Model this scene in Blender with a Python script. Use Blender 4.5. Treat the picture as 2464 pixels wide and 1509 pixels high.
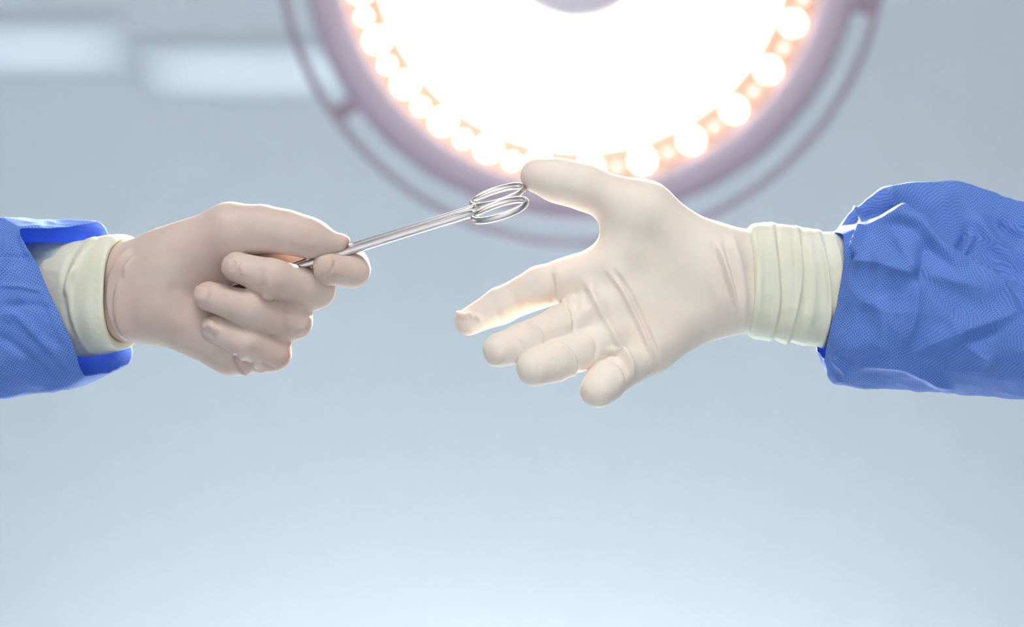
import bpy, math, random
import numpy as np
from mathutils import Vector, Matrix, noise

random.seed(4)
np.random.seed(4)
for o in list(bpy.data.objects):
    bpy.data.objects.remove(o)
scene = bpy.context.scene
COL = scene.collection

# ------------------------------------------------------------------ camera
FPX = 2464 * 50 / 36.0            # focal length in pixels
CAM_LOC = Vector((0, 0, 0.45))
PITCH = math.radians(60)
cam_d = bpy.data.cameras.new('camera')
cam_d.lens = 50
cam_d.sensor_width = 36
cam_d.clip_start = 0.01
cam_d.dof.use_dof = True
cam_d.dof.focus_distance = 0.728
cam_d.dof.aperture_fstop = 3.6
cam = bpy.data.objects.new('camera', cam_d)
cam.location = CAM_LOC
cam.rotation_euler = (math.pi / 2 + PITCH, 0, 0)
COL.objects.link(cam)
scene.camera = cam
CAM_M = Matrix.Translation(CAM_LOC) @ Matrix.Rotation(math.pi / 2 + PITCH, 4, 'X')

# ------------------------------------------------------------------ light and exposure
world = bpy.data.worlds.new('world')
scene.world = world
world.use_nodes = True
world.node_tree.nodes['Background'].inputs[0].default_value = (0.9, 0.95, 1, 1)
world.node_tree.nodes['Background'].inputs[1].default_value = 0.3
cy_ = scene.cycles
cy_.max_bounces, cy_.diffuse_bounces, cy_.glossy_bounces, cy_.transmission_bounces = 6, 5, 3, 2
cy_.caustics_reflective = cy_.caustics_refractive = False
cy_.use_adaptive_sampling = True
cy_.adaptive_threshold = 0.03
cy_.use_denoising = True
vs = scene.view_settings
vs.view_transform = 'Standard'
vs.look = 'None'
vs.gamma = 1
vs.use_curve_mapping = False
vs.exposure = 0.25
WASH = 138.0          # watts of each added, unseen wall washer
BEAM = 68.0          # watts of the surgical lamp's beam
FILL = 9.0         # brightness of the added front fill panel
LAMP = 11.0          # strength of the surgical lamp face

# ------------------------------------------------------------------ helpers
U = 0.000215                      # metres per unit at the hands

def lin(c):
    return tuple(((v / 255) / 12.92 if v <= 10 else (((v / 255) + 0.055) / 1.055) ** 2.4) for v in c) + (1,)

def C(p):
    """(px, py, z) -> camera aligned unit space; z counts towards the camera"""
    p = np.asarray(p, float)
    s = (FPX - p[..., 2]) / FPX
    return np.stack([(p[..., 0] - 1232) * s, -(p[..., 1] - 754.5) * s, p[..., 2]], -1)

def to_px(v):
    s = (FPX - v[:, 2]) / FPX
    return v[:, 0] / s + 1232, -v[:, 1] / s + 754.5

RM = np.array(CAM_M.to_3x3())
def to_world(v):
    v = np.asarray(v, float)
    c = np.stack([v[..., 0], v[..., 1], v[..., 2] - FPX], -1) * U
    return c @ RM.T + np.array(CAM_LOC)

def ray_point(px, py, depth):
    c = Vector(((px - 1232) / FPX * depth, -(py - 754.5) / FPX * depth, -depth))
    return CAM_M @ c

def mesh_obj(name, verts, faces, mat, parent=None, smooth=True, uv=None):
    me = bpy.data.meshes.new(name)
    verts = np.asarray(verts, np.float32)
    off = np.zeros(3)
    if parent is not None:
        q = parent
        while q is not None:
            off = off + np.array(q.location)
            q = q.parent
    if isinstance(faces, np.ndarray):
        me.vertices.add(len(verts))
        me.vertices.foreach_set('co', (verts - off).astype(np.float32).ravel())
        nf, k = faces.shape
        me.loops.add(nf * k)
        me.loops.foreach_set('vertex_index', faces.astype(np.int32).ravel())
        me.polygons.add(nf)
        me.polygons.foreach_set('loop_start', np.arange(0, nf * k, k, dtype=np.int32))
        me.update(calc_edges=True)
        me.validate()
    else:
        me.from_pydata((verts - off).tolist(), [], faces)
        me.update()
    me.polygons.foreach_set('use_smooth', [smooth] * len(me.polygons))
    if uv is not None:
        l = me.uv_layers.new(name='UVMap')
        vi = np.zeros(len(me.loops), np.int32)
        me.loops.foreach_get('vertex_index', vi)
        l.data.foreach_set('uv', uv[vi].astype(np.float32).ravel())
    me.materials.append(mat)
    o = bpy.data.objects.new(name, me)
    COL.objects.link(o)
    if parent is not None:
        o.parent = parent
    return o

def thing(name, label, cat, loc, group=None):
    o = bpy.data.objects.new(name, None)
    o.empty_display_size = 0.05
    o.location = loc
    o['label'] = label
    o['category'] = cat
    if group:
        o['group'] = group
    COL.objects.link(o)
    return o

def box_mesh(c, s):
    x, y, z = c
    a, b, d = s[0] / 2, s[1] / 2, s[2] / 2
    v = [(x + i * a, y + j * b, z + k * d) for i in (-1, 1) for j in (-1, 1) for k in (-1, 1)]
    f = [(0, 1, 3, 2), (4, 6, 7, 5), (0, 4, 5, 1), (2, 3, 7, 6), (0, 2, 6, 4), (1, 5, 7, 3)]
    return v, f

# ------------------------------------------------------------------ materials
def new_mat(name):
    m = bpy.data.materials.new(name)
    m.use_nodes = True
    nt = m.node_tree
    return m, nt, nt.nodes['Principled BSDF']

def plain(name, col, rough=0.5, metal=0.0, spec=0.5, noise_scale=40, var=0.06, bump=0.0):
    m, nt, b = new_mat(name)
    tc = nt.nodes.new('ShaderNodeTexCoord')
    n = nt.nodes.new('ShaderNodeTexNoise')
    n.inputs['Scale'].default_value = noise_scale
    n.inputs['Detail'].default_value = 4
    nt.links.new(tc.outputs['Object'], n.inputs['Vector'])
    mx = nt.nodes.new('ShaderNodeMix')
    mx.data_type = 'RGBA'
    c = lin(col)
    mx.inputs['A'].default_value = tuple(v * (1 - var) for v in c[:3]) + (1,)
    mx.inputs['B'].default_value = tuple(min(1, v * (1 + var)) for v in c[:3]) + (1,)
    nt.links.new(n.outputs['Fac'], mx.inputs['Factor'])
    nt.links.new(mx.outputs['Result'], b.inputs['Base Color'])
    b.inputs['Roughness'].default_value = rough
    b.inputs['Metallic'].default_value = metal
    b.inputs['Specular IOR Level'].default_value = spec
    if bump:
        bp = nt.nodes.new('ShaderNodeBump')
        bp.inputs['Strength'].default_value = bump
        bp.inputs['Distance'].default_value = 0.001
        nt.links.new(n.outputs['Fac'], bp.inputs['Height'])
        nt.links.new(bp.outputs['Normal'], b.inputs['Normal'])
    return m

def emit(name, col, strength):
    m, nt, b = new_mat(name)
    b.inputs['Base Color'].default_value = lin(col)
    b.inputs['Emission Color'].default_value = lin(col)
    b.inputs['Emission Strength'].default_value = strength
    return m

def latex(name, col, col2, sss=0.5, scale=0.0048):
    """stretched latex over skin: soft mottling, fine skin-like grain, light passing through"""
    m, nt, b = new_mat(name)
    tc = nt.nodes.new('ShaderNodeTexCoord')
    n1 = nt.nodes.new('ShaderNodeTexNoise')
    n1.inputs['Scale'].default_value = 38
    n1.inputs['Detail'].default_value = 5
    nt.links.new(tc.outputs['Object'], n1.inputs['Vector'])
    cr = nt.nodes.new('ShaderNodeValToRGB')
    cr.color_ramp.elements[0].position = 0.35
    cr.color_ramp.elements[0].color = lin(col)
    cr.color_ramp.elements[1].position = 0.68
    cr.color_ramp.elements[1].color = lin(col2)
    nt.links.new(n1.outputs['Fac'], cr.inputs['Fac'])
    nt.links.new(cr.outputs['Color'], b.inputs['Base Color'])
    b.inputs['Roughness'].default_value = 0.52
    b.inputs['Specular IOR Level'].default_value = 0.35
    b.inputs['Subsurface Weight'].default_value = sss
    b.inputs['Subsurface Radius'].default_value = (1.0, 0.42, 0.26)
    b.inputs['Subsurface Scale'].default_value = scale
    n2 = nt.nodes.new('ShaderNodeTexNoise')
    n2.inputs['Scale'].default_value = 1500
    n2.inputs['Detail'].default_value = 2
    nt.links.new(tc.outputs['Object'], n2.inputs['Vector'])
    n3 = nt.nodes.new('ShaderNodeTexNoise')
    n3.inputs['Scale'].default_value = 160
    n3.inputs['Detail'].default_value = 3
    nt.links.new(tc.outputs['Object'], n3.inputs['Vector'])
    ad = nt.nodes.new('ShaderNodeMath')
    ad.operation = 'MULTIPLY_ADD'
    ad.inputs[1].default_value = 0.25
    nt.links.new(n2.outputs['Fac'], ad.inputs[0])
    nt.links.new(n3.outputs['Fac'], ad.inputs[2])
    bp = nt.nodes.new('ShaderNodeBump')
    bp.inputs['Strength'].default_value = 0.35
    bp.inputs['Distance'].default_value = 0.0006
    nt.links.new(ad.outputs[0], bp.inputs['Height'])
    nt.links.new(bp.outputs['Normal'], b.inputs['Normal'])
    return m

def nonwoven(name, col, dot, pitch=6.6):
    """blue spunbond gown fabric: rows of small bonded dots in the cloth's own UV"""
    m, nt, b = new_mat(name)
    uv = nt.nodes.new('ShaderNodeUVMap')
    mp = nt.nodes.new('ShaderNodeMapping')
    mp.inputs['Rotation'].default_value = (0, 0, math.radians(45))
    mp.inputs['Scale'].default_value = (1 / pitch * 1.05, 1 / pitch * 1.05, 1)
    nt.links.new(uv.outputs['UV'], mp.inputs['Vector'])
    v = nt.nodes.new('ShaderNodeTexVoronoi')
    v.voronoi_dimensions = '2D'
    v.inputs['Scale'].default_value = 1.0
    v.inputs['Randomness'].default_value = 0.06
    nt.links.new(mp.outputs['Vector'], v.inputs['Vector'])
    cr = nt.nodes.new('ShaderNodeValToRGB')
    cr.color_ramp.elements[0].position = 0.14
    cr.color_ramp.elements[0].color = (1, 1, 1, 1)
    cr.color_ramp.elements[1].position = 0.32
    cr.color_ramp.elements[1].color = (0, 0, 0, 1)
    nt.links.new(v.outputs['Distance'], cr.inputs['Fac'])
    n = nt.nodes.new('ShaderNodeTexNoise')
    n.inputs['Scale'].default_value = 0.012
    n.inputs['Detail'].default_value = 6
    nt.links.new(uv.outputs['UV'], n.inputs['Vector'])
    base = nt.nodes.new('ShaderNodeMix')
    base.data_type = 'RGBA'
    c = lin(col)
    base.inputs['A'].default_value = tuple(x * 0.9 for x in c[:3]) + (1,)
    base.inputs['B'].default_value = tuple(min(1, x * 1.12) for x in c[:3]) + (1,)
    nt.links.new(n.outputs['Fac'], base.inputs['Factor'])
    mx = nt.nodes.new('ShaderNodeMix')
    mx.data_type = 'RGBA'
    mx.inputs['B'].default_value = lin(dot)
    f = nt.nodes.new('ShaderNodeMath')
    f.operation = 'MULTIPLY'
    f.inputs[1].default_value = 0.85
    nt.links.new(cr.outputs['Color'], f.inputs[0])
    nt.links.new(f.outputs[0], mx.inputs['Factor'])
    nt.links.new(base.outputs['Result'], mx.inputs['A'])
    nt.links.new(mx.outputs['Result'], b.inputs['Base Color'])
    b.inputs['Roughness'].default_value = 0.6
    b.inputs['Specular IOR Level'].default_value = 0.35
    b.inputs['Sheen Weight'].default_value = 0.08
    b.inputs['Sheen Tint'].default_value = (0.75, 0.75, 1, 1)
    bp = nt.nodes.new('ShaderNodeBump')
    bp.invert = True
    bp.inputs['Strength'].default_value = 0.35
    bp.inputs['Distance'].default_value = 0.0004
    nt.links.new(cr.outputs['Color'], bp.inputs['Height'])
    nt.links.new(bp.outputs['Normal'], b.inputs['Normal'])
    tr = nt.nodes.new('ShaderNodeBsdfTranslucent')
    nt.links.new(mx.outputs['Result'], tr.inputs['Color'])
    ms = nt.nodes.new('ShaderNodeMixShader')
    ms.inputs[0].default_value = 0.22
    out = nt.nodes['Material Output']
    nt.links.new(b.outputs[0], ms.inputs[1])
    nt.links.new(tr.outputs[0], ms.inputs[2])
    nt.links.new(ms.outputs[0], out.inputs['Surface'])
    return m

M_CEIL = plain('ceiling_paint', (214, 222, 228), 0.7, noise_scale=3, var=0.01)
M_WALL = plain('wall_paint', (218, 224, 228), 0.6, noise_scale=3, var=0.02)
M_WALL2 = plain('grey_wall_panel', (118, 126, 128), 0.6, noise_scale=3, var=0.02)
M_WALL3 = plain('blue_grey_wall_panel', (160, 178, 190), 0.6, noise_scale=3, var=0.02)
M_FLOOR = plain('floor_vinyl', (140, 146, 152), 0.4, noise_scale=6, var=0.03)
M_HOUSE = plain('lamp_housing', (198, 181, 193), 0.45, noise_scale=8, var=0.02)
M_RAIL = plain('lamp_rail', (172, 154, 166), 0.5, noise_scale=8, var=0.02)
M_HUB = plain('lamp_hub', (236, 228, 234), 0.4, noise_scale=8, var=0.02)
M_WARM = plain('lamp_reflector', (214, 172, 146), 0.35, noise_scale=8, var=0.02)
M_FACE = emit('lamp_face', (255, 247, 236), LAMP)
M_LED = emit('led_lens', (255, 247, 234), 4.0)
M_LED_DIM = emit('led_lens_dim', (255, 236, 222), 0.5)
M_WASH = emit('added_washer_diffuser', (244, 249, 252), 2.5)
def soft_strip(name, col, strength):
    """dim diffuser; soft blurred edges painted in as an emission falloff"""
    m, nt, b = new_mat(name)
    b.inputs['Base Color'].default_value = lin((214, 222, 228))
    tc = nt.nodes.new('ShaderNodeTexCoord')
    sp = nt.nodes.new('ShaderNodeSeparateXYZ')
    nt.links.new(tc.outputs['Generated'], sp.inputs[0])
    def bell(sock, power):
        a = nt.nodes.new('ShaderNodeMath'); a.operation = 'MULTIPLY_ADD'; a.inputs[1].default_value = 2; a.inputs[2].default_value = -1
        nt.links.new(sock, a.inputs[0])
        c = nt.nodes.new('ShaderNodeMath'); c.operation = 'ABSOLUTE'; nt.links.new(a.outputs[0], c.inputs[0])
        d = nt.nodes.new('ShaderNodeMath'); d.operation = 'POWER'; d.inputs[1].default_value = power; nt.links.new(c.outputs[0], d.inputs[0])
        e = nt.nodes.new('ShaderNodeMath'); e.operation = 'SUBTRACT'; e.inputs[0].default_value = 1; nt.links.new(d.outputs[0], e.inputs[1])
        return e
    x, y = bell(sp.outputs['X'], 4), bell(sp.outputs['Y'], 2)  # fade painted into the glow to soften the strip's outline
    mu = nt.nodes.new('ShaderNodeMath'); mu.operation = 'MULTIPLY'
    nt.links.new(x.outputs[0], mu.inputs[0]); nt.links.new(y.outputs[0], mu.inputs[1])
    mv = nt.nodes.new('ShaderNodeMath'); mv.operation = 'MULTIPLY'; mv.inputs[1].default_value = strength
    nt.links.new(mu.outputs[0], mv.inputs[0])
    b.inputs['Emission Color'].default_value = lin(col)
    nt.links.new(mv.outputs[0], b.inputs['Emission Strength'])
    return m
M_FRAME = plain('white_enamel', (225, 230, 233), 0.4)
M_FILL = emit('fill_glow', (255, 251, 247), FILL)
M_STEEL = plain('surgical_steel', (222, 214, 213), 0.3, 1.0, noise_scale=300, var=0.03)
M_GLOVE_L = latex('glove_latex_pinkish', (208, 184, 173), (218, 200, 189))
M_GLOVE_R = latex('glove_latex_cream', (237, 224, 211), (242, 232, 219))
M_CUFF = latex('glove_cuff_latex', (236, 228, 204), (241, 234, 214), sss=0.25, scale=0.003)
M_KNIT = plain('knit_cuff', (176, 194, 200), 0.8, noise_scale=400, var=0.15, bump=0.5)
M_GOWN = nonwoven('gown_fabric', (112, 152, 232), (50, 80, 172))

M_OFF = soft_strip('dim_diffuser', (214, 228, 240), 0.3)
# ------------------------------------------------------------------ room
def structure(name, c, s, mat):
    v, f = box_mesh(c, s)
    o = mesh_obj(name, v, f, mat, smooth=False)
    o['kind'] = 'structure'
    return o

X0, X1, Y0, Y1, ZC = -2.8, 2.8, -2.4, 3.7, 3.0
structure('floor', (0, 0.9, -0.05), (5.8, 6.9, 0.1), M_FLOOR)
structure('ceiling', (0, 0.9, ZC + 0.05), (5.8, 6.8, 0.1), M_CEIL)
structure('wall_left', (X0 - 0.05, 0.9, 1.5), (0.1, 6.8, 3.0), M_WALL3)
structure('wall_right', (X1 + 0.05, 0.9, 1.5), (0.1, 6.8, 3.0), M_WALL2)
structure('wall_back', (0, Y1 + 0.05, 1.5), (5.6, 0.1, 3.0), M_WALL)
structure('wall_front', (0, Y0 - 0.05, 1.5), (5.6, 0.1, 3.0), M_WALL2)

# unseen glowing panel added behind the camera as front fill light
fill_panel = structure('fill_panel_1', (0, Y0 + 0.02, 0.83), (1.9, 0.04, 0.06), M_FRAME)
for c, sz in (((0, Y0 + 0.02, 1.63), (1.9, 0.04, 0.06)), ((-0.92, Y0 + 0.02, 1.23), (0.06, 0.04, 0.74)), ((0.92, Y0 + 0.02, 1.23), (0.06, 0.04, 0.74)), ((0, Y0 + 0.02, 1.23), (0.05, 0.04, 0.74))):
    v, f = box_mesh(c, sz)
    mesh_obj('fill_panel_frame', v, f, M_FRAME, fill_panel, smooth=False)
for x in (-0.457, 0.457):
    v, f = box_mesh((x, Y0 + 0.012, 1.23), (0.86, 0.012, 0.735))
    mesh_obj('fill_pane', v, f, M_FILL, fill_panel, smooth=False)

def troffer(x, y, sx, sy, mat, label, group=None, h=0.035):
    t = thing('ceiling_light', label, 'ceiling light', (x, y, ZC), group)
    vs_, fs_ = [], []
    w = 0.004 if h < 0.02 else 0.03
    for c, s in (((x, y - sy / 2 - w / 2, ZC - h / 2), (sx + 2 * w, w, h)), ((x, y + sy / 2 + w / 2, ZC - h / 2), (sx + 2 * w, w, h)),
                 ((x - sx / 2 - w / 2, y, ZC - h / 2), (w, sy, h)), ((x + sx / 2 + w / 2, y, ZC - h / 2), (w, sy, h))):
        v, f = box_mesh(c, s)
        fs_ += [tuple(i + len(vs_) for i in q) for q in f]
        vs_ += v
    mesh_obj('light_frame', vs_, fs_, M_CEIL if h < 0.02 else M_FRAME, t, smooth=False)
    v, f = box_mesh((x, y, ZC - h * 0.35), (sx - 0.002, sy - 0.002, h * 0.6))
    mesh_obj('diffuser', v, f, mat, t, smooth=False)
    return t

def on_ceiling(px, py):
    d = ray_point(px, py, 1.0) - CAM_LOC
    return CAM_LOC + d * ((ZC - CAM_LOC.z) / d.z)

# dim strips in view, upper left
a, b_ = on_ceiling(-200, 190), on_ceiling(300, 50)
troffer((a.x + b_.x) / 2, (a.y + b_.y) / 2, abs(b_.x - a.x), abs(a.y - b_.y), M_OFF,
        'faint blurred ceiling strip light at the upper left edge', h=0.004)
a, b_ = on_ceiling(350, 245), on_ceiling(900, 105)
troffer((a.x + b_.x) / 2, (a.y + b_.y) / 2, abs(b_.x - a.x), abs(a.y - b_.y), M_OFF,
        'faint blurred ceiling strip light just left of the round lamp', h=0.004)
for i, (x, y) in enumerate(((-0.45, 3.05), (0.45, 3.05))):  # added unseen fixtures that brighten the far wall and ceiling
    troffer(x, y, 0.75, 0.3, M_WASH, ('left', 'right')[i] + ' added unseen ceiling fill light beside the far wall', 'added fill lights by the far wall')
    wd = bpy.data.lights.new('added_washer_beam', 'AREA')
    wd.shape = 'RECTANGLE'
    wd.size, wd.size_y = 0.7, 0.25
    wd.energy = WASH
    wd.color = (0.985, 0.99, 0.985)
    wd.spread = math.radians(110)
    wo = bpy.data.objects.new('added_washer_beam', wd)
    wo.location = (x, y, ZC - 0.06)
    wo.rotation_euler = Vector((0, 0.8, -0.6)).to_track_quat('-Z', 'Y').to_euler()
    COL.objects.link(wo)

# ------------------------------------------------------------------ surgical lamp
LD = 1.68                                   # depth of the lamp plane
LPX = LD / FPX                              # metres per pixel there
L_C = ray_point(1400, -145, LD)
L_AX = CAM_M.to_3x3() @ Vector((1, 0, 0))
L_AY = CAM_M.to_3x3() @ Vector((0, 1, 0))
L_AZ = CAM_M.to_3x3() @ Vector((0, 0, 1))   # towards the camera: the lamp faces down
lamp = thing('surgical_lamp', 'large round glowing surgical lamp hanging above the two gloved hands', 'lamp', L_C)

def LP(x, y, z):
    return L_C + L_AX * (x * LPX) + L_AY * (y * LPX) + L_AZ * (z * LPX)

def lathe(profile, n=128, a0=0.0, a1=2 * math.pi, cx=0, cy=0):
    """profile of (radius, z) revolved about the lamp axis; angles y-up"""
    full = abs(a1 - a0) > 6.28
    m = n if full else n + 1
    vs_, fs_ = [], []
    k = len(profile)
    for i in range(m):
        t = a0 + (a1 - a0) * i / n
        for r, z in profile:
            vs_.append(LP(cx + r * math.cos(t), cy + r * math.sin(t), z))
    for i in range(n):
        j = (i + 1) % m
        for q in range(k - 1):
            fs_.append((i * k + q, j * k + q, j * k + q + 1, i * k + q + 1))
    if not full:
        fs_.append(tuple(range(k)))
        fs_.append(tuple((m - 1) * k + q for q in reversed(range(k))))
    return vs_, fs_

# housing: annular shell with domed back
v, f = lathe([(588, -14), (592, 0), (600, 6), (640, 8), (668, 0), (677, -18), (672, -60), (600, -130), (420, -190), (200, -215), (1, -220)])
housing = mesh_obj('lamp_housing', v, f, M_HOUSE, lamp)
# rim of the optics, warm reflector ring, white face
v, f = lathe([(590, -13), (585, -20), (500, -26), (498, -40), (590, -40), (590, -13)])
mesh_obj('reflector_ring', v, f, M_WARM, lamp)
v, f = lathe([(1, -30), (175, -30), (450, -26), (498, -24), (498, -45), (1, -45)])
mesh_obj('light_face', v, f, M_FACE, lamp)
# grip rail: outer ring and three bridges
def ring_section(rc, zc, a, b, n=12):
    return [(rc + a * math.cos(2 * math.pi * i / n), zc + b * math.sin(2 * math.pi * i / n)) for i in range(n + 1)]
v, f = lathe(ring_section(731, -14, 10, 14), 160)
mesh_obj('grip_rail', v, f, M_RAIL, lamp)
for deg, half in ((-144.5, 1.6), (-1.0, 13.5), (108, 6)):
    a0, a1 = math.radians(deg - half), math.radians(deg + half)
    v, f = lathe([(668, -6), (728, -6), (734, -14), (728, -26), (668, -30), (664, -18), (668, -6)], 16, a0, a1)
    mesh_obj('rail_bridge', v, f, M_RAIL, lamp)
# hub with sterile handle socket
v, f = lathe([(202, -30), (201, 14), (184, 30), (90, 38), (60, 40), (56, 90), (48, 104), (1, 108)], 64, cx=-12)
mesh_obj('lamp_hub', v, f, M_HUB, lamp)
# LED lenses: two alternating kinds on the outer circle, an inner field
def lens_mesh(name, r, mat):
    vs_, fs_ = [], []
    rings = [(1.0, 0), (0.96, 5), (0.7, 11), (0.35, 14)]
    n = 20
    for rr, z in rings:
        for i in range(n):
            t = 2 * math.pi * i / n
            p = L_AX * (rr * r * math.cos(t) * LPX) + L_AY * (rr * r * math.sin(t) * LPX) + L_AZ * (z * LPX)
            vs_.append(p)
    vs_.append(L_AZ * (15 * LPX))
    for q in range(len(rings) - 1):
        for i in range(n):
            j = (i + 1) % n
            fs_.append((q * n + i, q * n + j, (q + 1) * n + j, (q + 1) * n + i))
    for i in range(n):
        fs_.append((3 * n + i, 3 * n + (i + 1) % n, 4 * n))
    me = bpy.data.meshes.new(name)
    me.from_pydata([tuple(p) for p in vs_], [], fs_)
    me.polygons.foreach_set('use_smooth', [True] * len(me.polygons))
    me.materials.append(mat)
    return me
ME_S, ME_B, ME_D = lens_mesh('led_small', 15, M_LED), lens_mesh('led_big', 27, M_LED), lens_mesh('led_dim', 15, M_LED_DIM)
def lens(me, r, deg, z):
    o = bpy.data.objects.new('led_lens', me)
    t = math.radians(deg)
    o.location = LP(r * math.cos(t), r * math.sin(t), z) - L_C
    o.parent = lamp
    COL.objects.link(o)
for i in range(27):
    d0 = -161 + i * 360 / 27
    left = (d0 % 360) < 258 and (d0 % 360) > 90
    lens(ME_S if left else ME_D, 556, d0, -21)
    lens(ME_B, 548, d0 + 6.66, -21)
for rr, n in ((440, 24), (340, 18), (245, 12)):
    for i in range(n):
        lens(ME_B, rr, i * 360 / n, -26)
# the focused beam that the face throws down on the hands
ld = bpy.data.lights.new('lamp_beam', 'AREA')
ld.shape = 'DISK'
ld.size = 2 * 470 * LPX
ld.energy = BEAM
ld.color = (1.0, 0.945, 0.89)
ld.spread = math.radians(95)
lo_ = bpy.data.objects.new('lamp_beam', ld)
lo_.location = LP(0, 0, -8)
lo_.rotation_euler = (CAM_M.to_3x3() @ Matrix.Rotation(math.pi, 3, 'X')).to_euler()
COL.objects.link(lo_)
# yoke and suspension arm up to the ceiling
def tube(pts, r, n=16):
    vs_, fs_ = [], []
    pts = [Vector(p) for p in pts]
    for i, p in enumerate(pts):
        d = (pts[min(i + 1, len(pts) - 1)] - pts[max(i - 1, 0)]).normalized()
        a = d.orthogonal().normalized()
        if i and abs(a.dot(pa)) < 0.99:
            a = (pa - d * pa.dot(d)).normalized()
        pa = a
        b = d.cross(a)
        for k in range(n):
            t = 2 * math.pi * k / n
            vs_.append(p + a * (r * math.cos(t)) + b * (r * math.sin(t)))
    for i in range(len(pts) - 1):
        for k in range(n):
            j = (k + 1) % n
            fs_.append((i * n + k, i * n + j, (i + 1) * n + j, (i + 1) * n + k))
    fs_.append(tuple(reversed(range(n))))
    fs_.append(tuple((len(pts) - 1) * n + k for k in range(n)))
    return vs_, fs_
top = LP(0, 120, -215)
v, f = tube([LP(0, 0, -200), LP(0, 60, -290), LP(0, 200, -330), Vector((top.x, top.y - 0.35, ZC - 0.25)), Vector((top.x, top.y - 0.37, ZC))], 0.03)
mesh_obj('suspension_arm', v, f, M_FRAME, lamp)

# ------------------------------------------------------------------ signed distance modelling of the hands
def smin(a, b, k):
    h = np.maximum(k - np.abs(a - b), 0) / k
    return np.minimum(a, b) - h * h * k * 0.25

class Grid:
    def __init__(s, lo, hi, h):
        s.h = h
        s.lo = np.array(lo, np.float32)
        s.x = np.arange(lo[0], hi[0], h, dtype=np.float32)[:, None, None]
        s.y = np.arange(lo[1], hi[1], h, dtype=np.float32)[None, :, None]
        s.z = np.arange(lo[2], hi[2], h, dtype=np.float32)[None, None, :]
    def cone(s, p, q):
        """tapered capsule between p=(px,py,z,r) and q"""
        a, b = C(p[:3]), C(q[:3])
        r1 = p[3] * (FPX - p[2]) / FPX
        r2 = q[3] * (FPX - q[2]) / FPX
        d = b - a
        l2 = float(d @ d)
        X, Y, Z = s.x - np.float32(a[0]), s.y - np.float32(a[1]), s.z - np.float32(a[2])
        t = np.clip((X * np.float32(d[0]) + Y * np.float32(d[1]) + Z * np.float32(d[2])) / np.float32(l2), 0, 1)
        D = np.sqrt((X - t * np.float32(d[0])) ** 2 + (Y - t * np.float32(d[1])) ** 2 + (Z - t * np.float32(d[2])) ** 2)
        t2 = t * t * (3 - 2 * t) * 0.5 + t * 0.5
        return D - (np.float32(r1) + np.float32(r2 - r1) * t2)
    def chain(s, pts, k=14):
        d = None
        for p, q in zip(pts[:-1], pts[1:]):
            e = s.cone(p, q)
            d = e if d is None else smin(d, e, k)
        return d
    def blob(s, c, rad):
        a = C(c)
        q = np.sqrt(((s.x - a[0]) / rad[0]) ** 2 + ((s.y - a[1]) / rad[1]) ** 2 + ((s.z - a[2]) / rad[2]) ** 2)
        return ((q - 1) * min(rad)).astype(np.float32)

def surface_nets(F, lo, h):
    nx, ny, nz = F.shape
    neg = F < 0
    cnt = np.zeros((nx - 1, ny - 1, nz - 1), np.uint8)
    offs = [(i, j, k) for i in (0, 1) for j in (0, 1) for k in (0, 1)]
    for i, j, k in offs:
        cnt += neg[i:nx - 1 + i, j:ny - 1 + j, k:nz - 1 + k]
    act = (cnt > 0) & (cnt < 8)
    I, J, K = np.nonzero(act)
    idx = -np.ones(act.shape, np.int64)
    idx[I, J, K] = np.arange(len(I))
    vals = {o: F[I + o[0], J + o[1], K + o[2]] for o in offs}
    acc = np.zeros((len(I), 3))
    n = np.zeros(len(I))
    for o in offs:
        for ax in range(3):
            if o[ax] == 0:
                p = list(o); p[ax] = 1; p = tuple(p)
                a, b = vals[o], vals[p]
                m = (a < 0) != (b < 0)
                t = np.where(m, a / np.where(m, a - b, 1), 0)
                pos = np.tile(np.array(o, float), (len(I), 1))
                pos[:, ax] += t
                acc[m] += pos[m]
                n += m
    V = (np.stack([I, J, K], 1) + acc / n[:, None]) * h + lo
    faces = []
    for ax in range(3):
        sl0 = [slice(1, -1)] * 3; sl1 = [slice(1, -1)] * 3
        sl0[ax] = slice(0, -1); sl1[ax] = slice(1, None)
        a, b = neg[tuple(sl0)], neg[tuple(sl1)]
        for flip in (False, True):
            m = (a & ~b) if not flip else (~a & b)
            P = np.stack(np.nonzero(m), 1)
            for q in range(3):
                if q != ax:
                    P[:, q] += 1
            u, w = [q for q in range(3) if q != ax]
            if ax == 1:
                u, w = w, u
            def at(du, dw):
                Q = P.copy(); Q[:, u] -= du; Q[:, w] -= dw
                return idx[Q[:, 0], Q[:, 1], Q[:, 2]]
            quad = np.stack([at(1, 1), at(0, 1), at(0, 0), at(1, 0)], 1)
            if flip:
                quad = quad[:, ::-1]
            faces.append(quad)
    Q = np.concatenate(faces)
    return V, Q[(Q >= 0).all(1)]

def smooth_mesh(V, Q, it=2, lam=0.5, keep=None):
    e = np.concatenate([Q[:, [0, 1]], Q[:, [1, 2]], Q[:, [2, 3]], Q[:, [3, 0]]])
    e = np.concatenate([e, e[:, ::-1]])
    n = np.bincount(e[:, 0], minlength=len(V)).astype(float)
    for _ in range(it):
        W = np.stack([np.bincount(e[:, 0], V[e[:, 1], q], minlength=len(V)) for q in range(3)], 1) / np.maximum(n, 1)[:, None]
        N = V + (W - V) * lam
        if keep is not None:
            N[keep] = V[keep]
        V = N
    return V

def normals(V, Q):
    fn = np.cross(V[Q[:, 2]] - V[Q[:, 0]], V[Q[:, 3]] - V[Q[:, 1]])
    N = np.zeros_like(V)
    for q in range(4):
        for a in range(3):
            N[:, a] += np.bincount(Q[:, q], fn[:, a], minlength=len(V))
    return N / np.maximum(np.linalg.norm(N, axis=1), 1e-9)[:, None]

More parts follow.
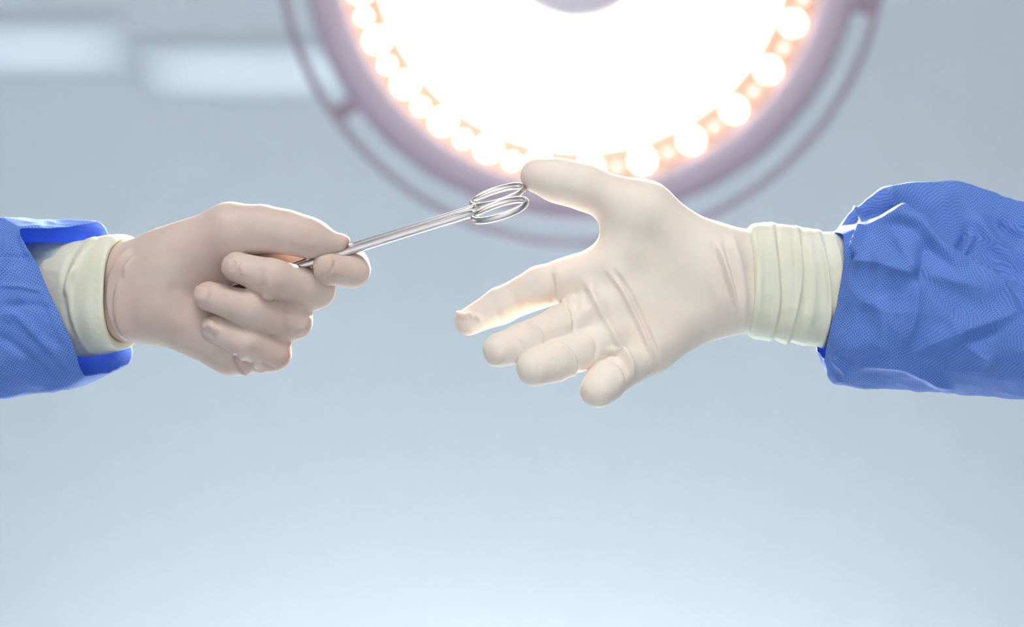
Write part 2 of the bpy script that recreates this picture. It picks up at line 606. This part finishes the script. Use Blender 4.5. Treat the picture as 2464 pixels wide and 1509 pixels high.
def folds_at(px, py, folds, wide=1.0, ends=True):
    """sum of ridge/groove/step profiles along polylines; + side is left of travel with y down"""
    out = np.zeros(len(px))
    for pts, h, wa, wb, *kind in folds:
        pts = np.array(pts, float)
        # finer, rounded polyline
        for _ in range(2):
            q = [pts[0]]
            for a, b in zip(pts[:-1], pts[1:]):
                q += [a * 0.75 + b * 0.25, a * 0.25 + b * 0.75]
            q.append(pts[-1])
            pts = np.array(q)
        seg = np.linalg.norm(np.diff(pts, axis=0), axis=1)
        L = np.concatenate([[0], np.cumsum(seg)])
        wa, wb = wa * wide, wb * wide
        W = 4 * max(wa, wb)
        lo, hi = pts.min(0) - W, pts.max(0) + W
        m = np.nonzero((px > lo[0]) & (px < hi[0]) & (py > lo[1]) & (py < hi[1]))[0]
        if not len(m):
            continue
        X, Y = px[m], py[m]
        best = np.full(len(m), 1e9); side = np.zeros(len(m)); par = np.zeros(len(m))
        for i in range(len(pts) - 1):
            a, d = pts[i], pts[i + 1] - pts[i]
            t = np.clip(((X - a[0]) * d[0] + (Y - a[1]) * d[1]) / max(d @ d, 1e-6), 0, 1)
            dx, dy = X - a[0] - t * d[0], Y - a[1] - t * d[1]
            D = dx * dx + dy * dy
            b = D < best
            best[b] = D[b]
            side[b] = np.sign(d[0] * dy - d[1] * dx)[b]
            par[b] = (L[i] + t * seg[i])[b] / L[-1]
        D = np.sqrt(best)
        w = np.where(side > 0, wa, wb)
        taper = np.clip(np.minimum(par, 1 - par) / 0.22, 0.0, 1)
        taper = taper * taper * (3 - 2 * taper)
        if not ends:
            taper = 0.35 + 0.65 * taper
        out[m] += h * (np.exp(-np.sqrt((D / w) ** 2 + 0.01)) if kind else np.exp(-(D / w) ** 2)) * taper
    return out

def nails_at(px, py, nails):
    """raised plate under the latex: (cx, cy, half length, half width, angle, height)"""
    out = np.zeros(len(px))
    for cx, cy, a, b, ang, h in nails:
        t = math.radians(ang)
        u = (px - cx) * math.cos(t) + (py - cy) * math.sin(t)
        v = -(px - cx) * math.sin(t) + (py - cy) * math.cos(t)
        d = (np.abs(u / a) ** 3 + np.abs(v / b) ** 3) ** (1 / 3)
        out += h / (1 + np.exp((d - 1) * 14))
    return out

def build_hand(name, parent, mat, F, G, folds, nails, wob=0.6):
    V, Q = surface_nets(F, G.lo, G.h)
    V = smooth_mesh(V, Q, 2)
    N = normals(V, Q)
    px, py = to_px(V)
    front = np.clip(N[:, 2] * 2.2 + 0.35, 0, 1)
    d = (folds_at(px, py, folds, 1.45) * 1.6 + nails_at(px, py, nails) * 2.1) * front
    V = V + N * d[:, None]
    V = smooth_mesh(V, Q, 1, 0.35)
    return mesh_obj(name, to_world(V), Q.astype(np.int32), mat, parent)

def loft(rings, nu, nv, lin_mix=0.5, smooth_it=4):
    """closed rings (K, N, 3) in pixel space -> dense grid in unit space"""
    R = np.array(rings, float)
    def up(A, n, axis, closed):
        A = np.moveaxis(A, axis, 0)
        k = len(A)
        tot = k if closed else k - 1
        m = tot * n + (0 if closed else 1)
        t = np.arange(m) / n
        i = np.minimum(t.astype(int), tot - 1)
        f = (t - i)[:, None, None]
        def g(o):
            j = i + o
            return A[j % k] if closed else A[np.clip(j, 0, k - 1)]
        p0, p1, p2, p3 = g(-1), g(0), g(1), g(2)
        cr = 0.5 * (2 * p1 + (p2 - p0) * f + (2 * p0 - 5 * p1 + 4 * p2 - p3) * f ** 2 + (3 * p1 - p0 - 3 * p2 + p3) * f ** 3)
        ln = p1 * (1 - f) + p2 * f
        return np.moveaxis(ln * lin_mix + cr * (1 - lin_mix), 0, axis)
    G = up(up(R, nu, 1, True), nv, 0, False)
    K, N = G.shape[:2]
    V = C(G.reshape(-1, 3))
    ii, jj = np.meshgrid(np.arange(K - 1), np.arange(N), indexing='ij')
    j2 = (jj + 1) % N
    Q = np.stack([ii * N + jj, ii * N + j2, (ii + 1) * N + j2, (ii + 1) * N + jj], -1).reshape(-1, 4)
    keep = np.zeros(K * N, bool)
    keep[:N] = True
    keep[-N:] = True
    V = smooth_mesh(V, Q, smooth_it, 0.5, keep)
    return V, Q, (K, N)

def fix_winding(V, Q):
    c = V.mean(0)
    n = np.cross(V[Q[:, 2]] - V[Q[:, 0]], V[Q[:, 3]] - V[Q[:, 1]])
    ctr = V[Q].mean(1)
    # compare with direction away from the tube axis (x axis-like)
    d = ctr - c
    d[:, 0] = 0
    if (n * d).sum() < 0:
        Q = Q[:, ::-1].copy()
    return Q

def sheet(name, parent, mat, rings, nu, nv, folds, amp=0.0, nscale=0.02, lin_mix=0.5, smooth_it=4, thick=1.6, seed=0, fold_gain=1.5, wrap=0.5, wide=1.0, taper=True, front_idx=60):
    V, Q, (K, N) = loft(rings, nu, nv, lin_mix, smooth_it)
    Q = fix_winding(V, Q)
    Nn = normals(V, Q)
    px, py = to_px(V)
    front = np.clip(Nn[:, 2] * 2.5 + wrap, 0, 1)
    d = folds_at(px, py, folds, wide, taper) * front * fold_gain
    if amp:
        nz = np.array([noise.noise(Vector((p[0] * nscale + seed, p[1] * nscale, p[2] * nscale))) for p in V])
        nz2 = np.array([noise.noise(Vector((p[0] * nscale * 2.7 + seed, p[1] * nscale * 2.7, p[2] * nscale * 2.7 + 7))) for p in V])
        d = d + amp * (0.9 - 2.4 * np.abs(nz)) + amp * 0.4 * (0.7 - 2.2 * np.abs(nz2))
    V = V + Nn * d[:, None]
    # cloth coordinates: arc length around, distance along
    P = V.reshape(K, N, 3)
    du = np.linalg.norm(np.roll(P, -1, 1) - P, axis=2)
    du = 0.5 * du + 0.5 * np.stack([np.convolve(np.r_[c[:6][::-1], c, c[-6:][::-1]], np.ones(13) / 13, 'valid') for c in du.T], 1)
    sh = (front_idx + N // 2) % N                       # seam on the far side
    du = np.roll(du, -sh, 1)
    u = np.concatenate([np.zeros((K, 1)), np.cumsum(du, 1)[:, :-1]], 1)
    u = np.roll(u, sh, 1)
    u = u - u[:, front_idx % N][:, None]
    dv = np.linalg.norm(np.diff(P, axis=0), axis=2)
    vv = np.concatenate([np.zeros((1, N)), np.cumsum(dv, 0)], 0)
    vv = vv - vv[K // 3][None, :]
    uv = np.stack([vv, u], -1).reshape(-1, 2)
    o = mesh_obj(name, to_world(V), Q.astype(np.int32), mat, parent, uv=uv)
    s = o.modifiers.new('thickness', 'SOLIDIFY')
    s.thickness = thick * U
    s.offset = -1
    return o

def ell_ring(cx, cy, cz, hh, hd, tilt=0.0, n=16, skew=0.0):
    """ring about an arm: near side moved by tilt along x, top moved by skew"""
    r = []
    for i in range(n):
        t = 2 * math.pi * i / n
        c_, s_ = math.cos(t), math.sin(t)
        c_, s_ = math.copysign(abs(c_) ** 0.78, c_), math.copysign(abs(s_) ** 0.78, s_)
        r.append((cx + tilt * c_ + skew * s_, cy - hh * s_, cz + hd * c_))
    return r

# ------------------------------------------------------------------ left person: hand closed around the scissors
pl = thing('person', 'gloved fist and blue gown sleeve reaching from the left, holding out scissors', 'person', Vector(to_world(C((150, 710, -60)))))

G = Grid(tuple(C((60, 960, -260)) - 20), tuple(C((930, 450, 190)) + 20), 2.6)
palm = smin(G.cone((60, 665, -135, 60), (350, 650, -25, 76)), G.cone((60, 745, -135, 60), (350, 752, -25, 74)), 40)
palm = smin(palm, G.cone((360, 690, -25, 84), (560, 690, -50, 62)), 40)
palm = smin(palm, G.cone((385, 730, -22, 88), (560, 838, -40, 64)), 40)
palm = smin(palm, G.cone((560, 640, -60, 56), (560, 830, -60, 56)), 40)
thumb = G.chain([(415, 628, -6, 86), (555, 558, 18, 65), (630, 552, 32, 53), (690, 559, 40, 47), (745, 573, 46, 43), (816, 585, 46, 22)], 30)
thumb = smin(thumb, G.blob((806, 577, 40), (36, 14, 22)), 8)
base = smin(palm, thumb, 46)
fingers = {
    'index': [(610, 618, -80, 52), (842, 640, -50, 46), (846, 649, 14, 43), (796, 647, 42, 40)],
    'middle': [(600, 668, -80, 52), (758, 697, 0, 49), (655, 670, 74, 46), (570, 643, 66, 37)],
    'ring': [(580, 745, -75, 52), (704, 772, 0, 48), (600, 742, 66, 44), (503, 713, 58, 36)],
    'pinky': [(575, 842, -62, 50), (655, 850, 0, 46), (592, 821, 50, 41), (519, 792, 42, 33)],
}
for kf, p in fingers.items():
    base = smin(base, G.cone(p[0], p[1]), 26)
F = base
for kf, p in fingers.items():
    F = smin(F, G.chain(p[1:], 12), 2.5)
L_FOLDS = [
    ([(318, 585), (274, 655), (268, 731), (284, 794), (312, 828)], 11, 5, 9),
    ([(308, 588), (264, 655), (257, 731), (272, 794), (302, 828)], -6, 4, 5),
    ([(325, 600), (292, 680), (288, 748), (306, 801), (338, 828)], 9, 5, 10),
    ([(330, 585), (300, 640), (296, 690)], -3, 5, 5),
    ([(565, 850), (568, 876), (588, 903)], -7, 3, 4),
    ([(575, 858), (585, 885), (604, 903)], 5, 8, 5),
    ([(608, 868), (622, 890), (645, 900)], 4, 5, 3),
    ([(630, 870), (645, 884), (664, 884)], -3, 3, 3),
    # knuckle and tip wrinkles
    ([(560, 622), (568, 640), (560, 655)], -3, 4, 3), ([(575, 636), (590, 650), (584, 665)], 3, 6, 4),
    ([(628, 640), (626, 672), (634, 700)], -2, 8, 8), ([(630, 708), (645, 717), (660, 716)], 4, 4, 5),
    ([(545, 705), (535, 725), (540, 745)], -2, 8, 6), ([(500, 778), (515, 790), (535, 795)], 3.5, 5, 4),
    ([(490, 790), (505, 806), (520, 815)], -2.5, 4, 5),
    ([(807, 622), (800, 648), (780, 672)], -2.5, 3, 4), ([(770, 662), (800, 667), (840, 682)], -2, 5, 5),
    ([(700, 735), (690, 790), (700, 800)], -1.5, 6, 6),
    ([(720, 800), (735, 780), (745, 756)], 2.5, 5, 5),
    ([(700, 600), (735, 608), (765, 612)], -2, 6, 8), ([(310, 640), (306, 700), (312, 750)], 1.0, 2, 2),
    ([(400, 690), (450, 700), (470, 720)], -2, 10, 10), ([(520, 672), (545, 682), (600, 702)], -3, 10, 10),
]
L_NAILS = [(553, 640, 18, 20, 15, 2.2), (486, 707, 18, 17, 15, 3.0), (503, 782, 16, 14, 20, 2.2), (780, 642, 24, 26, -12, 3.0)]
build_hand('gloved_hand', pl, M_GLOVE_L, F, G, L_FOLDS, L_NAILS)

# glove cuff: thick cream band with soft folds behind it
rings = []
for x, hh, hd in ((118, 130, 82), (140, 134, 86), (165, 138, 88), (200, 141, 90), (245, 142, 91), (275, 141, 90), (292, 139, 89), (299, 134, 85), (301, 126, 78), (298, 119, 70)):
    rings.append(ell_ring(x, 711 + (x - 245) * -0.16, -25 - (345 - x) * 0.36, hh, hd, -52, 24, 6 if x < 240 else 2))
LC_FOLDS = [
    ([(225, 578), (180, 640), (165, 720), (180, 800), (215, 848)], 4, 10, 4),
    ([(200, 580), (150, 650), (160, 770), (200, 840)], -4, 5, 6),
    ([(262, 580), (215, 650), (208, 730), (225, 800), (258, 842)], 2, 14, 14),
    ([(190, 640), (160, 680), (155, 720)], 5, 6, 6),
]
sheet('glove_cuff', pl, M_CUFF, rings, 16, 12, LC_FOLDS, amp=1.0, nscale=0.018, lin_mix=0.1, smooth_it=2, thick=3, wrap=1.6, wide=1.3, taper=False)
rings = [ell_ring(x, 715, -25 - (345 - x) * 0.36, 131, 80, -42, 20) for x in (-200, -100, 0, 60, 110, 170)]
sheet('knit_cuff', pl, M_KNIT, rings, 12, 12, [], amp=2, nscale=0.02, lin_mix=0.2, thick=3)

LS = [
    [(49, 553, 30), (64, 598, 55), (90, 636, 70), (112, 690, 82), (148, 765, 85), (176, 830, 72), (203, 904, 30), (262, 894, -20),
     (306, 874, -80), (318, 846, -120), (290, 760, -190), (278, 680, -205), (272, 610, -190), (267, 572, -140), (233, 535, -90), (140, 551, -20)],
    [(5, 531, 5), (14, 600, 66), (28, 650, 84), (46, 705, 94), (76, 780, 94), (110, 855, 78), (150, 932, 5), (205, 924, -50),
     (240, 903, -110), (245, 865, -160), (225, 770, -225), (212, 690, -235), (205, 610, -220), (205, 558, -170), (200, 533, -110), (100, 533, -50)],
    [(-80, 526, 10), (-80, 600, 76), (-75, 660, 98), (-70, 720, 108), (-60, 790, 104), (-40, 870, 82), (0, 954, 0), (60, 949, -70),
     (90, 915, -140), (90, 860, -190), (80, 770, -250), (70, 690, -255), (60, 610, -240), (50, 562, -190), (40, 531, -120), (-20, 524, -50)],
]
def far_ring(x, cy, cz, hh, hd, degs):
    return [(x, cy - hh * math.sin(math.radians(a)), cz + hd * math.cos(math.radians(a))) for a in degs]
DL = [75, 45, 25, 8, -12, -35, -68, -95, -118, -140, -165, 175, 155, 133, 112, 93]
LS += [far_ring(-280, 740, -110, 225, 205, DL), far_ring(-620, 740, -190, 250, 225, DL)]
LS_FOLDS = [
    ([(-10, 622), (40, 618), (84, 622)], -3.0, 3, 6), ([(-10, 690), (50, 690), (112, 704)], 3, 4, 8),
    ([(49, 553), (60, 600), (86, 632)], 5, 10, 6), ([(20, 560), (10, 620), (-20, 700)], 4, 10, 14),
    ([(30, 745), (100, 820), (190, 912)], 4.5, 10, 14), ([(-20, 800), (60, 850), (140, 930)], -4, 9, 14),
    ([(-40, 880), (30, 890), (110, 935)], 4, 8, 12), ([(0, 740), (60, 730), (130, 745)], -3, 10, 10),
    ([(100, 700), (130, 770), (160, 840)], 2, 8, 12), ([(20, 780), (25, 765), (40, 750)], 3, 5, 5),
]
sheet('gown_sleeve', pl, M_GOWN, LS, 20, 26, LS_FOLDS, amp=4.5, nscale=0.009, lin_mix=0.55, smooth_it=4, seed=3, fold_gain=2.0, front_idx=80)

# ------------------------------------------------------------------ scissors
sc_o = Vector(to_world(C((845, 597, 40))))
scis = thing('surgical_scissors', 'slim stainless steel surgical scissors held out finger rings first', 'scissors', sc_o)
S0, S1 = C((545, 692, 14)), C((1138, 508, 62))
ax = (S1 - S0) / np.linalg.norm(S1 - S0)
bx = np.array([-0.06, -0.47, 0.87])
bx -= ax * (bx @ ax)
bx /= np.linalg.norm(bx)
nx_ = np.cross(ax, bx)
def S(a, b, n=0):
    return to_world(S1 + ax * a + bx * b + nx_ * n)
def sweep(path, sect, closed=False):
    """path of (a, b) in the scissors plane, section (in-plane, normal) half sizes"""
    vs_, fs_ = [], []
    n = 14
    m = len(path)
    P = np.array(path, float)
    for i in range(m):
        d = (P[(i + 1) % m] - P[i - 1]) if closed else (P[min(i + 1, m - 1)] - P[max(i - 1, 0)])
        d = d / np.linalg.norm(d)
        w = np.array([-d[1], d[0]])
        si, sn = sect[i] if isinstance(sect, list) else sect
        for k in range(n):
            t = 2 * math.pi * k / n
            q = P[i] + w * (si * math.cos(t))
            vs_.append(S(q[0], q[1], sn * math.sin(t)))
    for i in range(m if closed else m - 1):
        j = (i + 1) % m
        for k in range(n):
            l = (k + 1) % n
            fs_.append((i * n + k, i * n + l, j * n + l, j * n + k))
    if not closed:
        fs_.append(tuple(reversed(range(n))))
        fs_.append(tuple((m - 1) * n + k for k in range(n)))
    return vs_, fs_
for sg in (-1, 1):
    path = [(-610, sg * 1), (-600, sg * 3), (-480, sg * 7), (-420, sg * 9), (-300, sg * 9.5), (-150, sg * 9.5), (-40, sg * 10), (-12, sg * 11), (0, sg * 15), (10, sg * 22)]
    sect = [(1.5, 2), (3, 4), (8, 7), (10, 9), (8.5, 10), (8.5, 10), (9, 10.5), (9, 10), (8, 9.5), (5.5, 8.5)]
    v, f = sweep(path, sect)
    half = mesh_obj('scissor_half', v, f, M_STEEL, scis)
    ring = [(64 + 66 * math.cos(t), sg * 45 + 40 * math.sin(t)) for t in np.linspace(0, 2 * math.pi, 72, endpoint=False)]
    v, f = sweep(ring, (5.5, 8.5), True)
    mesh_obj('finger_ring', v, f, M_STEEL, half)
v, f = [], []
for z in (-12, 12):
    for i in range(20):
        t = 2 * math.pi * i / 20
        v.append(S(-410 + 9 * math.cos(t), 9 * math.sin(t), z))
f = [(i, (i + 1) % 20, 20 + (i + 1) % 20, 20 + i) for i in range(20)] + [tuple(reversed(range(20))), tuple(range(20, 40))]
mesh_obj('pivot_screw', v, f, M_STEEL, scis, smooth=False)

# ------------------------------------------------------------------ right person: open hand
pr = thing('person', 'open cream gloved hand and blue gown sleeve reaching in from the right', 'person', Vector(to_world(C((2100, 690, -60)))))
G = Grid(tuple(C((1040, 1020, -240)) - 20), tuple(C((2080, 350, 230)) + 20), 2.7)
palm = smin(G.cone((2080, 640, -100, 78), (1735, 625, -25, 76)), G.cone((2080, 745, -100, 78), (1735, 722, -25, 76)), 40)
palm = smin(palm, G.cone((1720, 660, -22, 80), (1480, 655, 0, 60)), 50)
palm = smin(palm, G.cone((1725, 690, -22, 80), (1510, 740, 5, 58)), 50)
palm = smin(palm, G.cone((1725, 722, -20, 78), (1570, 822, 5, 64)), 50)
thumb = G.chain([(1690, 628, -12, 84), (1550, 510, 12, 70), (1405, 450, 20, 50), (1345, 435, 24, 48), (1294, 423, 26, 42)], 30)
base = smin(palm, thumb, 60)
base = smin(base, G.cone((1512, 540, 5, 62), (1506, 600, 5, 64)), 40)
fingers = {
    'index': [(1452, 650, 5, 58), (1302, 690, 12, 49), (1205, 736, 18, 43), (1128, 774, 22, 34)],
    'middle': [(1480, 725, 15, 52), (1352, 784, 62, 49), (1262, 824, 96, 46), (1203, 842, 110, 42)],
    'ring': [(1520, 795, 12, 52), (1405, 838, 76, 50), (1335, 870, 112, 48), (1289, 885, 130, 46)],
    'pinky': [(1565, 845, 8, 54), (1490, 890, 66, 47), (1455, 922, 104, 46), (1438, 939, 122, 43)],
}
for kf, p in fingers.items():
    base = smin(base, G.cone(p[0], (np.array(p[0]) * 0.35 + np.array(p[1]) * 0.65)), 34)
F = base
for kf, p in fingers.items():
    q = np.array(p[0]) * 0.6 + np.array(p[1]) * 0.4
    F = smin(F, G.chain([tuple(q)] + p[1:], 12), 6)
R_FOLDS = [
    ([(1455, 640), (1500, 700), (1535, 775), (1565, 840), (1578, 890)], 8, 4, 26),
    ([(1470, 640), (1512, 700), (1547, 775), (1577, 840), (1586, 886)], -8, 5, 4),
    ([(1397, 657), (1440, 745), (1489, 832), (1519, 880), (1521, 914)], 10, 5, 15),
    ([(1425, 680), (1460, 760), (1510, 840), (1545, 900)], -3, 8, 8),
    ([(1420, 660), (1425, 720), (1410, 770)], 3, 7, 7), ([(1390, 690), (1388, 740), (1382, 770)], -3, 6, 5),
    ([(1344, 701), (1368, 745), (1376, 800)], 4, 6, 3), ([(1352, 712), (1384, 762), (1378, 810)], -4, 3, 4),
    ([(1322, 650), (1334, 690), (1330, 738)], -5, 4, 4), ([(1338, 640), (1345, 690), (1340, 730)], 3, 6, 8),
    ([(1384, 793), (1423, 797), (1440, 832), (1427, 876)], -4, 4, 4),
    ([(1450, 846), (1485, 836), (1512, 866), (1524, 912)], 5, 5, 4), ([(1440, 856), (1478, 846), (1504, 872), (1514, 910)], -4, 4, 4),
    # rolled rims around the fingers
    ([(1258, 764), (1290, 785), (1305, 812), (1302, 850)], 3.5, 4, 3), ([(1262, 778), (1282, 798), (1292, 838)], -2, 3, 3),
    ([(1340, 822), (1372, 842), (1387, 880), (1374, 918)], 4.5, 4, 3), ([(1352, 824), (1380, 840), (1396, 880), (1386, 916)], -2, 3, 3),
    ([(1428, 882), (1460, 868), (1492, 894), (1500, 936)], 4, 4, 3), ([(1440, 870), (1470, 862), (1502, 890), (1510, 930)], -2.5, 3, 3),
    ([(1225, 690), (1240, 722), (1250, 760)], -2, 6, 6), ([(1180, 712), (1196, 740), (1205, 780)], -1.5, 6, 6),
    ([(1190, 812), (1206, 832), (1200, 852)], -2, 3, 4), ([(1290, 862), (1298, 890), (1292, 920)], -1.8, 3, 4), ([(1325, 858), (1340, 875), (1340, 895)], -1.8, 3, 3),
    ([(1240, 815), (1260, 835), (1262, 860)], -1.5, 4, 4),
    # loose pinch at the index tip
    ([(1098, 752), (1118, 762), (1140, 752)], 8, 5, 4), ([(1104, 742), (1122, 748), (1140, 742)], -5, 4, 4), ([(1130, 762), (1148, 758), (1160, 775)], 4, 4, 4),
    # wrist folds
    ([(1708, 571), (1737, 652), (1767, 734), (1767, 795)], -5, 6, 5), ([(1722, 571), (1752, 652), (1776, 734), (1774, 790)], 6, 6, 4),
    ([(1737, 560), (1771, 682), (1778, 771), (1770, 800)], -4, 4, 5), ([(1755, 548), (1786, 660), (1790, 760), (1782, 800)], 5, 7, 7),
    ([(1690, 600), (1715, 680), (1750, 760)], 2.5, 10, 8), ([(1600, 880), (1640, 850), (1660, 830)], 2, 6, 6),
    ([(1630, 640), (1650, 700), (1655, 750)], -1.5, 14, 14),
]
R_NAILS = [(1192, 848, 26, 30, -20, 1.6), (1276, 893, 28, 34, -20, 1.6)]
build_hand('gloved_hand', pr, M_GLOVE_R, F, G, R_FOLDS, R_NAILS)

rings = []
for x, cy, hh, hd in ((1770, 672, 118, 72), (1800, 672, 129, 84), (1812, 672, 134, 90), (1840, 676, 140, 94), (1870, 680, 140, 95), (1920, 687, 140, 95), (1970, 695, 138, 95), (2020, 700, 136, 94), (2080, 702, 132, 90), (2180, 702, 130, 88)):
    rings.append(ell_ring(x, cy, -28 - (x - 1770) * 0.22, hh, hd, 18, 20, 12))
RC_FOLDS = [
    ([(1796, 545), (1806, 620), (1812, 697), (1800, 800)], -7, 4, 4), ([(1815, 545), (1826, 640), (1828, 740), (1815, 812)], 5, 8, 8),
    ([(1868, 545), (1880, 640), (1886, 745), (1862, 822)], -6, 4, 5), ([(1856, 545), (1868, 640), (1874, 740), (1850, 815)], 5, 6, 10),
    ([(1919, 552), (1929, 650), (1918, 740), (1890, 832)], 7, 6, 3), ([(1930, 552), (1939, 650), (1930, 740), (1902, 832)], -5, 4, 6),
    ([(1968, 560), (1990, 650), (1999, 752), (1979, 838)], 7, 5, 4), ([(1980, 560), (2002, 650), (2009, 752), (1990, 838)], -5, 4, 5),
    ([(2004, 565), (2020, 620), (2024, 680), (2010, 780)], 5, 5, 5), ([(1895, 560), (1905, 650), (1900, 740), (1880, 820)], 2.5, 6, 6),
    ([(1945, 570), (1960, 670), (1955, 760), (1930, 830)], 3, 6, 8), ([(1842, 545), (1850, 640), (1848, 740), (1835, 815)], 1.5, 8, 8),
]
sheet('glove_cuff', pr, M_CUFF, rings, 16, 14, RC_FOLDS, amp=1.0, nscale=0.02, lin_mix=0.15, smooth_it=2, thick=3, seed=5, wrap=1.3, fold_gain=1.7, wide=1.35, taper=False)

RS = [
    [(2030, 568, -10), (2033, 625, 15), (2023, 690, 30), (2009, 755, 30), (1993, 820, 15), (1982, 866, -20), (1964, 848, -80), (1970, 800, -160),
     (1980, 720, -200), (1990, 640, -200), (1998, 580, -110), (2004, 562, -60)],
    [(2085, 541, 20), (2078, 600, 52), (2070, 680, 78), (2052, 760, 78), (2030, 840, 60), (2010, 925, -30), (2000, 890, -130), (2010, 820, -200),
     (2020, 720, -230), (2030, 620, -220), (2048, 512, -72), (2072, 530, -60)],
    [(2195, 540, 68), (2185, 600, 98), (2168, 690, 118), (2160, 780, 112), (2150, 860, 86), (2150, 938, -10), (2150, 900, -150), (2150, 820, -230),
     (2150, 720, -260), (2145, 600, -240), (2142, 450, -70), (2196, 520, -45)],
    [(2310, 665, 112), (2296, 720, 128), (2286, 775, 130), (2280, 832, 118), (2280, 890, 80), (2290, 946, -10), (2290, 900, -170), (2290, 800, -265),
     (2290, 690, -285), (2290, 560, -250), (2287, 431, -80), (2316, 625, 0)],
    [(2466, 772, 126), (2466, 810, 132), (2466, 850, 126), (2466, 890, 106), (2466, 925, 70), (2466, 960, -10), (2466, 900, -200), (2466, 790, -290),
     (2466, 680, -300), (2466, 560, -250), (2466, 486, -90), (2466, 690, 20)],
]
DR = [10, -5, -20, -40, -62, -90, -125, -155, 180, 135, 92, 40]
RS += [far_ring(2700, 725, -100, 240, 225, DR), far_ring(3050, 725, -160, 250, 235, DR)]
RS_FOLDS = [
    ([(2145, 448), (2143, 500), (2195, 536)], 8, 22, 12, 't'), ([(2060, 500), (2068, 525), (2075, 540)], 6, 6, 6),
    ([(2082, 540), (2072, 590), (2060, 622)], 9, 6, 7), ([(2068, 556), (2054, 600), (2050, 632)], -9, 6, 6),
    ([(2085, 541), (2140, 534), (2200, 540), (2222, 575), (2300, 650), (2470, 772)], 9, 7, 10),
    ([(2328, 560), (2306, 600), (2288, 634)], -7, 6, 4), ([(2345, 560), (2320, 600), (2300, 640)], 4, 12, 8),
    ([(2045, 630), (2130, 645), (2205, 672)], 8, 16, 40, 't'), ([(2205, 662), (2330, 690), (2480, 750)], 7, 16, 40, 't'),
    ([(2190, 600), (2208, 700), (2198, 790), (2150, 850)], 6, 30, 16, 't'),
    ([(2150, 872), (2290, 805), (2400, 770), (2480, 745)], 4, 10, 18, 't'), ([(2150, 560), (2180, 620), (2200, 670)], 4, 12, 30, 't'),
    ([(2230, 580), (2215, 640), (2208, 700)], -4, 20, 10, 't'), ([(2100, 700), (2130, 780), (2110, 860)], 4, 25, 15, 't'),
    ([(2280, 760), (2330, 840), (2400, 880)], 4, 25, 14, 't'), ([(2260, 450), (2300, 520), (2330, 560)], 5, 30, 14, 't'), ([(2230, 880), (2320, 820), (2420, 790)], -4, 10, 12),
    ([(2060, 880), (2160, 868), (2300, 940)], 4, 10, 12), ([(2400, 530), (2440, 570), (2470, 575)], -6, 6, 10),
    ([(2340, 500), (2360, 560), (2460, 660)], 5, 14, 18), ([(2130, 600), (2110, 680), (2070, 750)], 3, 14, 14),
    ([(2000, 850), (2040, 900), (2010, 925)], 3, 8, 8), ([(2430, 700), (2450, 730), (2475, 740)], 6, 6, 8),
]
sheet('gown_sleeve', pr, M_GOWN, RS, 28, 26, RS_FOLDS, amp=4.5, nscale=0.009, lin_mix=0.6, smooth_it=4, seed=11, fold_gain=3.3, front_idx=84)
